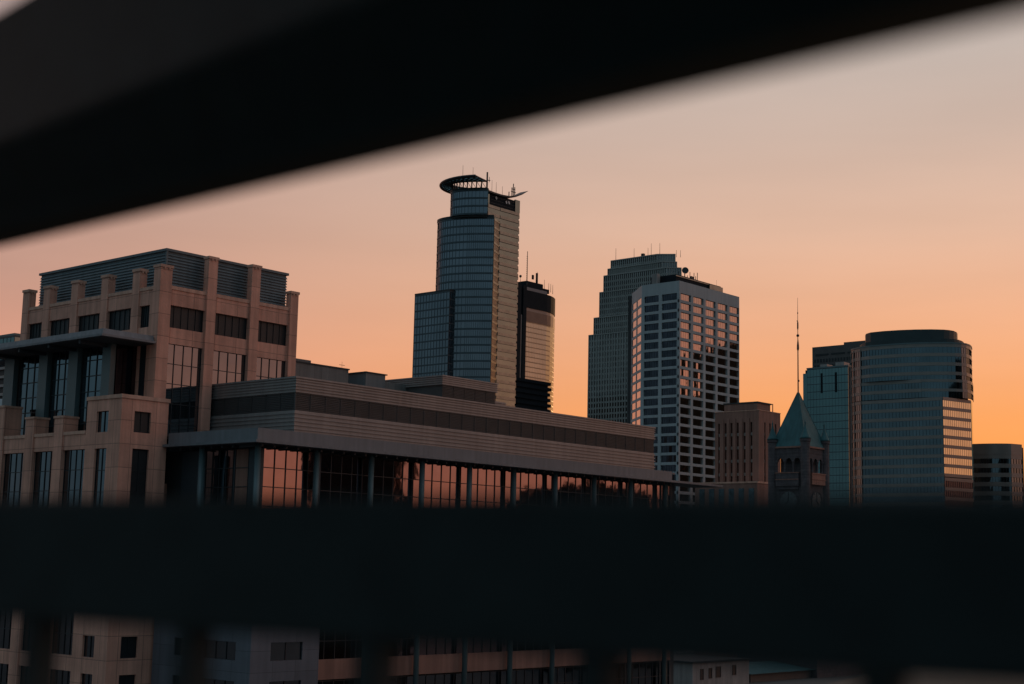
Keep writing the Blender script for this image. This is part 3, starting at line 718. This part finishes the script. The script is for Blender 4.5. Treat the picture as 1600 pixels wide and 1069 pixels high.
for i, z in enumerate(fl):
    zb = z-wh
    jobs = [('y',bx[k],bx[k]+ww,y0+.45) for k in range(5)]+[('x',a,c,x0+.45) for a,c in lw]+[('c',a,c,0) for a,c in cw]
    for (ax,a,c,pl_) in jobs:
        g = MB(); npn = 5 if ax=='y' else (6 if ax=='x' else 3)
        for q in range(npn):
            u0=a+(c-a)*q/npn+.05; u1=a+(c-a)*(q+1)/npn-.05; t=rnd.uniform(-.012,.012)
            if ax=='y': g.add([(u0,pl_+t,zb),(u1,pl_-t,zb),(u1,pl_-t,z),(u0,pl_+t,z)],[(0,1,2,3)])
            elif ax=='x': g.add([(pl_+t,u0,zb),(pl_-t,u1,zb),(pl_-t,u1,z),(pl_+t,u0,z)],[(3,2,1,0)])
            else:
                A0=Vector((x0,cy))+ud*u0-un_*.10; A1=Vector((x0,cy))+ud*u1-un_*.10
                g.add([(A0.x,A0.y,zb),(A1.x,A1.y,zb),(A1.x,A1.y,z),(A0.x,A0.y,z)],[(3,2,1,0)])
        mt_ = 'dark_glass' if ax=='x' else 'white_glass'  # one glazing: bright and dim sky reflections put into two glass colours
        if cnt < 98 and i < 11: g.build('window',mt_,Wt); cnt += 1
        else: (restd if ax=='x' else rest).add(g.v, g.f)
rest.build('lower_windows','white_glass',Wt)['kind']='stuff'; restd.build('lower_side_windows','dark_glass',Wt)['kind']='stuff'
P('penthouse','ids_dark',Wt,(396.9,423.4,275.5,285.6,91.5,95.4)); P('penthouse_rail','cap_right_band',Wt,(396.6,423.6,275.3,275.48,94.8,95.1),(415.8,423.8,274.9,275.25,93.4,95.0))
P('stair_head','cream',Wt,(394.5,396.1,281.4,283.6,91.5,95.9)); b = MB(); b.tube((394.8,281.9,92.4),(394.8,282.9,94.9),.2,6); b.tube((394.8,282.9,94.9),(394.8,283.6,95.4),.2,6); b.build('vent_pipe','steel_dark',Wt)
b = MB(); b.dish((404.5,277.2,98.0),(-.75,-.65,.1),1.15); b.tube((404.7,277.5,95.3),(404.6,277.4,97.6),.18,6); b.build('dish','steel_dark',Wt)
b = MB()
for (x,z) in ((401.9,97.4),(407,96.9),(408.5,98.3),(409.5,97.1),(410.9,98.4),(411.9,97.4),(412.9,98.8)): b.tube((x,278,95.2),(x,278,z),.12,5)
b.tube((401.9,278,96.2),(413.3,278,96.2),.1,5); b.box(409,410.8,277.8,278.2,96.1,97.0); b.build('aerial_cluster','steel_dark',Wt)
antennas(Wt,[(423.4,277.2,91.5,97.9)],.05)

# ------------------------------------------------------------------ brown stone block with tall window strips
B = thing('brown_stone_block', (383.3,235.8,GZ), 'squat brown stone block with tall narrow window strips and a low penthouse', 'building')
P('core','brown_glass',B,(384.0,396,236.4,251,GZ,46.5))
b = MB(); b.box(383.3,384,235.8,251.4,44.0,47.4); b.box(384,395.4,235.8,236.4,44.0,47.4)
yy = [235.8,238.2,238.9,240.6,241.3,243.0,243.7,245.2,245.9,247.3,248.0,249.7,250.3,251.4]
for k in range(0,14,2): b.box(383.3,384,yy[k],yy[k+1],GZ,44.0)
xx = [384.0,386.1,386.9,389.0,389.9,392.2,393.1,395.4]
for k in range(0,8,2): b.box(xx[k],xx[k+1],235.8,236.4,GZ,44.0)
b.build('wall','brown_stone',B)
b = MB()
for k in (2,4,6,8,10): b.box(383.05,383.29,yy[k]+.25,yy[k+1]-.25,GZ,45.2)
b.box(383.1,383.29,235.8,237.4,GZ,46.6); b.build('pilasters','brown_stone',B)
m = MB()
for z in range(-20,44,4): m.box(383.55,383.98,236,251,z,z+.9); m.box(384.2,395.2,236.1,236.38,z,z+.9)
m.build('spandrels','round_band',B)
P('penthouse','brown_stone',B,(385.0,392.4,237.5,249.2,46.6,49.9)); P('penthouse_roof','roof',B,(384.8,392.8,237.2,249.5,49.9,50.3)); P('pergola_post','roof',B,(393.4,393.6,237.2,237.4,47,50.1),(392.8,393.6,237.2,237.4,50.1,50.3))
P('coping','stone_cap',B,(383.2,395.5,235.7,236.0,47.4,47.6),(383.2,383.5,236.0,251.5,47.4,47.6))
lw_ = thing('brown_podium_block', (372,232,GZ), 'lower dark brown block at the foot of the squat brown stone block', 'building')
b = MB(); b.box(372,383.0,229.5,251.0,GZ,25.0); b.build('wall','brown_stone',lw_); P('parapet','stone_cap',lw_,(371.8,383.0,229.3,251.2,25.0,25.5))
for k in range(6):
    P('window','brown_glass',lw_,(371.9,372.05,230.6+k*3.4,232.4+k*3.4,15,23.5))

# ------------------------------------------------------------------ clock tower with green copper spire
S = thing('clock_tower', (482.8,280.3,GZ), 'granite clock tower with green copper pyramid spire, corner turrets and tall flagpole', 'tower')
sx0,sx1,sy0,sy1 = 475.6,490.0,273.2,287.4
b = MB(); b.box(sx0,sx1,sy0,sy1,GZ,34.9); b.box(sx0,sx1,sy0,sy1,42.6,44.4); b.box(sx0+2.4,sx1-2.4,sy0+2.4,sy1-2.4,34.9,42.6); b.build('shaft','granite',S)
b = MB(); b.prism([(sx0-.5,sy0-.5),(sx1+.5,sy0-.5),(sx1+.5,sy1+.5),(sx0-.5,sy1+.5)],44.4,45.0); b.build('cornice','brown_stone',S)
cx_,cy_ = (sx0+sx1)/2,(sy0+sy1)/2
b = MB()
def ringp(h): return [(cx_-h,cy_-h),(cx_+h,cy_-h),(cx_+h,cy_+h),(cx_-h,cy_+h)]
b.prism(ringp(7.4),45.0,47.0,ringp(6.55)); b.prism(ringp(6.55),47.0,65.4,ringp(.22)); b.build('spire_roof','copper',S)
b = MB()
for (sx,sy) in ((-1,-1),(1,-1),(1,1),(-1,1)): b.tube((cx_+sx*6.5,cy_+sy*6.5,47.1),(cx_+sx*.2,cy_+sy*.2,65.4),.16,6)
b.build('ridge_rolls','copper',S)
for (tx,ty) in ((sx0+.3,sy0+.3),(sx1-.3,sy0+.3),(sx1-.3,sy1-.3),(sx0+.3,sy1-.3)):
    t_ = MB().lathe(tx,ty,[(1.7,GZ),(1.7,46.4),(2.0,46.7),(2.0,47.6)],14).build('turret','granite',S)
    MB().lathe(tx,ty,[(2.15,47.6),(1.7,48.3),(.75,50.8),(.3,52.3),(.2,53.2),(.34,53.5),(.12,53.9),(.04,55.0)],14).build('turret_roof','copper',t_,True)
# belfry arcades on the two seen faces
def arcade(axis):
    wmb = MB(); lo, hi = (sy0+1.9, sy1-1.9) if axis=='x' else (sx0+1.9, sx1-1.9)
    n=3; pitch=(hi-lo)/n; rad=pitch*.33
    poly=[(lo,42.6),(lo,40.0)]
    for k in range(n):
        c_=lo+pitch*(k+.5)
        for j in range(9):
            a_=math.pi-math.pi*j/8; poly.append((c_+rad*math.cos(a_),39.6+rad*math.sin(a_)))
    poly+=[(hi,40.0),(hi,42.6)]
    m_=len(poly)
    f=lambda u,z,d:(sx0+d,u,z) if axis=='x' else (u,sy0+d,z)
    vs=[f(u,z,0.1) for u,z in poly]+[f(u,z,.9) for u,z in poly]
    wmb.add(vs,[tuple(range(m_)),tuple(range(2*m_-1,m_-1,-1))]+[((i+1)%m_,i,m_+i,m_+(i+1)%m_) for i in range(m_)])
    ar=wmb.build('arcade_wall','granite',S)
    for k in range(n+1):
        u=lo+pitch*k; c=f(u,0,.5); MB().lathe(c[0],c[1],[(.62,34.9),(.62,35.4),(.42,35.6),(.40,39.0),(.66,39.5),(.66,40.0)],10).build('arcade_column','granite',ar,True)
arcade('x'); arcade('y')
bal = P('balcony','granite',S,(sx0-1.2,sx0-.01,sy0+2.4,sy1-2.4,30.6,35.2),(sx0-.7,sx0-.01,sy0+3,sy1-3,29.4,30.6)); P('balcony_rail','brown_stone',bal,(sx0-1.4,sx0-.01,sy0+2.2,sy1-2.2,35.2,35.5),(sx0-1.35,sx0-1.2,sy0+2.3,sy1-2.3,32.8,33.1))
bal = P('balcony','brown_stone',S,(sx0+2.4,sx1-2.4,sy0-1.2,sy0-.01,31.2,35.0)); P('balcony_rail','brown_stone',bal,(sx0+2.2,sx1-2.2,sy0-1.4,sy0-.01,35.0,35.4),(sx0+2.2,sx1-2.2,sy0-1.35,sy0-1.2,33.0,33.3))
for axis in 'xy':
    m_=MB(); cz=25.2
    c=Vector((sx0-.02,cy_,cz)) if axis=='x' else Vector((cx_,sy0-.02,cz)); nv=Vector((-1,0,0)) if axis=='x' else Vector((0,-1,0)); hv=Vector((0,1,0)) if axis=='x' else Vector((1,0,0))
    m_.tube(c,c+nv*.2,3.6,32); cf=m_.build('clock_face','clock',S)
    m_=MB()
    for k in range(12):
        a_=math.pi*k/6; dv=hv*math.sin(a_)+Vector((0,0,1))*math.cos(a_); m_.tube(c+nv*.25+dv*2.7,c+nv*.25+dv*3.3,.13,5)
    for k in range(32):
        a_=math.pi*k/16; a2=math.pi*(k+1)/16; f1=lambda a:(hv*math.sin(a)+Vector((0,0,1))*math.cos(a))*3.6
        m_.tube(c+nv*.2+f1(a_),c+nv*.2+f1(a2),.22,5)
    m_.build('hour_marks','granite',cf)
    m_=MB(); m_.tube(c+nv*.35,c+nv*.35+Vector((0,0,2.8)),.14,5); m_.tube(c+nv*.35,c+nv*.35+hv*1.5+Vector((0,0,-1.2)),.18,5); m_.build('clock_hands','steel_dark',cf)
b = MB(); b.tube((cx_,cy_,64.8),(cx_,cy_,84),.26,8,.2); b.tube((cx_,cy_,84),(cx_,cy_,101),.16,8,.05); b.build('flagpole','steel_dark',S)
b = MB(); b.sphere((cx_,cy_,86.7),.55); b.sphere((cx_,cy_,95.2),.24); b.build('pole_ball','steel_dark',S)
b = MB(); b.lathe(cx_+.05,cy_,[(.1,80.6),(.45,81.6),(.42,83.0),(.15,85.4)],8); b.lathe(cx_,cy_,[(.1,88.6),(.3,89.6),(.28,91.4),(.1,92.4)],8); b.box(cx_-.6,cx_,cy_+.0,cy_+.12,92.0,92.3); b.box(cx_,cx_+.9,cy_-.06,cy_+.06,69.5,70.2); b.build('furled_flag','steel_dark',S)

S.scale = (.72,.72,.72); S.location = (347.62,201.82,-18.72)  # whole clock tower scaled about the camera at the origin, so it stands nearer
P_ = MB().box(-16,16,-16,16,-10.2,0).build('gap_fill_block', 'granite'); P_.parent = S  # block added to fill the gap between the scaled tower and the ground
# ------------------------------------------------------------------ teal glass tower
G = thing('teal_glass_tower', (693,372.5,GZ), 'plain teal glass tower with two dark slots near its top, beside the copper spire', 'building')
P('core','roof',G,(694,735,372.8,398.5,GZ,105.6))
gp = fix([(693,396.9),(693,373.0),(733,373.0)], (710,385))
curtain(G, [q for q in gp], GZ, 105.8, 4.0, .35, 1.9, 'teal_glass', 'cap_band', 'cap_band', 30, .1, .08, .002)
P('low_shoulder','teal_glass',G,(693.6,733,396.92,399.7,GZ,103.8)); P('roof_edge','column',G,(692.7,735,372.7,397.1,105.8,106.6))
for y in (388.3,380.0): P('slot','ids_dark',G,(692.6,693.3,y-.45,y+.45,92.8,103.2))
P('roof_hut','siding',G,(700,706,389,393,106.6,109)); P('roof_hut','siding',G,(700,706,379,384,106.6,109.5))
Q = thing('dark_brown_tower', (869.5,470,GZ), 'dark brown tower with a row of small windows peering over the teal glass tower', 'building')
P('wall','dark_tower',Q,(869.5,900,455,494,GZ,147.3)); P('wall','dark_tower',Q,(870,900,455,471,147.3,148.9))
P('window_band','glass_dark',Q,(869.3,869.49,482,491.5,141.3,142.4)); P('window_band','glass_dark',Q,(869.3,869.49,470,480,141.3,142.4)); P('window_band','glass_dark',Q,(869.3,869.49,458,468,141.3,142.4))
for k in range(16):
    for z in (136.8,132.8): P('window','glass_dark',Q,(869.35,869.49,459+k*2.15,460.3+k*2.15,z,z+2.2))

# ------------------------------------------------------------------ round-cornered banded tower
Rr = thing('round_banded_tower', (580.7,290,GZ), 'round-cornered tower with brown floor bands, dark crown and golden sky reflection on its lower right face', 'building')
rc = (605,290); fh = 3.95
def arc(cx,cy,a,b_,t0,t1,n): return [(cx+a*math.cos(math.radians(t0+(t1-t0)*k/n)), cy+b_*math.sin(math.radians(t0+(t1-t0)*k/n))) for k in range(n+1)]
left = [(612,316.0),(595,315.2),(587.5,314),(584,312.3),(582.2,310.2),(579.9,305.8)]
front = [(578.5,301),(578.6,295.4),(579.1,289.8),(580.0,284.4)]
E_ = (598.0,264.8)
up = left+front+[(581.5,279.4),(583.0,275.8),(584.8,272.6),(586.8,269.6),(589.0,267.1),(591.4,265.5),(594.2,264.7),(598.2,265.0),(602.5,266.2),(608.5,268.6)]
low_left = left+[(579.6,301),(580.3,290)]
zt = 96.0
curtain(Rr, fix(up,rc), 80.95, zt, fh, 1.4, 1.5, 'round_glass','round_band','frame', 20, .22, .05)
mp1 = fix(low_left+[(580.9,278.6)], rc); mp2 = fix([(580.9,278.6),(582.6,275.4),(584.4,272.2),(586.4,269.2),(588.6,266.7),(591.0,265.1),(594,264.3),(598.2,264.6),(602.5,265.8),(608.5,268.2)], rc)
curtain(Rr, mp1, 73.2, 80.9, fh, 1.4, 1.5, 'round_glass','round_band','frame', 20, .22, .05)
curtain(Rr, mp2, 73.2, 80.9, fh, 1.2, 1.2, 'round_glass','round_band','frame', 20, .12, .05)
lp1 = fix(low_left+[(580.7,269.2)], rc); lp2 = fix([(580.7,269.2),E_], rc)
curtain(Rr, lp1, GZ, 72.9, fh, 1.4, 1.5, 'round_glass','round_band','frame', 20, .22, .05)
curtain(Rr, lp2, 40.0, 72.9, fh, 1.35, 1.2, 'gold_reflection_glass','round_band','round_band', 20, .15, .05)
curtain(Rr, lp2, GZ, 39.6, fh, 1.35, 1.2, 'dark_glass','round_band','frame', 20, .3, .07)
b = MB(); b.prism([(581.2,269.8),(597.8,265.4),(604,268),(608,272),(608,313),(588,313),(583.5,310),(581.2,301)],GZ,72.9)
b.prism([(581.6,279),(589,275.2),(595,271.6),(600,268.6),(606,269.4),(608,313),(588,313),(583.5,310),(581.2,301)],72.9,81.1)
b.prism([(u[0]*.97+rc[0]*.03,u[1]*.97+rc[1]*.03) for u in up],81.1,96.2); b.build('core','roof',Rr)
b = MB(); ribbon(b, fix([E_,(601,265.6),(606,268.6)], rc), -.2, .2, GZ, 72.6); b.build('end_pier','gold_reflection_glass',Rr)
cr1 = [(604,313),(590,311.5),(585.7,308.5),(582.9,305.2),(582.3,299.6),(583.4,290),(585.8,281.7),(588.6,276),(591.6,271.7),(594.4,269.8),(597.2,269.1),(600.6,269.3),(604.4,270.1),(612,276),(612,308)]
cr2 = [(606,311),(592,310),(588.4,307.7),(585.9,304.2),(585.5,298),(586.6,291),(588.8,284.8),(592,279),(595.6,274.9),(598,273.6),(600.9,273),(605,273.5),(608.8,274.8),(612,279),(612,306)]
b = MB(); b.prism(cr1,96.2,98.9); b.build('crown_base','round_crown',Rr); b = MB(); b.prism(cr2,98.9,103.6); b.build('crown','round_crown',Rr)
b = MB(); ribbon(b, fix(up,rc), -.4, .45, 96.0, 96.6); b.build('roof_edge','column',Rr)
b = MB()
for (x,y) in ((583.6,312.6),(581.9,310.4),(579.5,305.9)): b.tube((x,y,GZ),(x,y,95.5),.16,6)
b.build('corner_ribs','round_band',Rr)

Z = thing('small_banded_block', (640,283,GZ), 'lower brown banded block with a curved face at the far right', 'building')
zp = fix([(637,294)]+arc(655,283,14,18.5,170,233,16)+[(653.0,266.0)], (660,280))
curtain(Z, zp, GZ, 53.6, 4.1, 1.9, 1.6, 'round_glass','round_band','frame', 20, .3, .1)
b = MB(); ribbon(b, zp, -.3, .4, 53.6, 58.4); b.build('blank_storey','round_band',Z); b = MB(); b.prism([(q[0]+1.0,q[1]+.6) for q in zp]+[(665,270),(665,294)],GZ,58.0); b.build('core','roof',Z)

# ------------------------------------------------------------------ two buildings at the far left
Y1 = thing('far_teal_block', (212,362.6,GZ), 'pale teal glass block peeping out at the far left edge', 'building')
P('core','roof',Y1,(212.3,240,362.9,382,GZ,58.2)); yp = fix([(212,374),(212,362.6),(235,362.6)], (225,370))
curtain(Y1, yp, GZ, 58.3, 3.8, .4, 1.8, 'teal_glass','cap_band','cap_band',10,.12,.1); P('roof_edge','column',Y1,(211.8,240,362.4,374.2,58.3,58.9)); antennas(Y1,[(212.6,373,58,62)],.1)
Y2 = thing('white_striped_block', (151,259.3,GZ), 'dark office block with white horizontal stripes at the far left edge', 'building')
P('core','glass_dark',Y2,(151.2,175,259.5,285,GZ,35.6))
yq = fix([(151,285),(151,259.3),(175,259.3)], (165,272))
for k in range(14):
    z = 35.6-k*1.7 if k < 4 else 29.4-(k-4)*3.2; hgt = .5 if k < 4 else 1.4
    b = MB(); ribbon(b, yq, -.2, .3, z-hgt, z); b.build('white_stripe','white_band' if k>=4 else 'siding',Y2)
P('stair_head','ids_dark',Y2,(151.5,170,262.5,284,35.6,37.2))

# ------------------------------------------------------------------ neighbours outside the frame, seen mirrored in the glass
E1 = thing('mirrored_brick_block', (212,40,GZ), 'dark block outside the view, seen mirrored in the curtain wall', 'building')
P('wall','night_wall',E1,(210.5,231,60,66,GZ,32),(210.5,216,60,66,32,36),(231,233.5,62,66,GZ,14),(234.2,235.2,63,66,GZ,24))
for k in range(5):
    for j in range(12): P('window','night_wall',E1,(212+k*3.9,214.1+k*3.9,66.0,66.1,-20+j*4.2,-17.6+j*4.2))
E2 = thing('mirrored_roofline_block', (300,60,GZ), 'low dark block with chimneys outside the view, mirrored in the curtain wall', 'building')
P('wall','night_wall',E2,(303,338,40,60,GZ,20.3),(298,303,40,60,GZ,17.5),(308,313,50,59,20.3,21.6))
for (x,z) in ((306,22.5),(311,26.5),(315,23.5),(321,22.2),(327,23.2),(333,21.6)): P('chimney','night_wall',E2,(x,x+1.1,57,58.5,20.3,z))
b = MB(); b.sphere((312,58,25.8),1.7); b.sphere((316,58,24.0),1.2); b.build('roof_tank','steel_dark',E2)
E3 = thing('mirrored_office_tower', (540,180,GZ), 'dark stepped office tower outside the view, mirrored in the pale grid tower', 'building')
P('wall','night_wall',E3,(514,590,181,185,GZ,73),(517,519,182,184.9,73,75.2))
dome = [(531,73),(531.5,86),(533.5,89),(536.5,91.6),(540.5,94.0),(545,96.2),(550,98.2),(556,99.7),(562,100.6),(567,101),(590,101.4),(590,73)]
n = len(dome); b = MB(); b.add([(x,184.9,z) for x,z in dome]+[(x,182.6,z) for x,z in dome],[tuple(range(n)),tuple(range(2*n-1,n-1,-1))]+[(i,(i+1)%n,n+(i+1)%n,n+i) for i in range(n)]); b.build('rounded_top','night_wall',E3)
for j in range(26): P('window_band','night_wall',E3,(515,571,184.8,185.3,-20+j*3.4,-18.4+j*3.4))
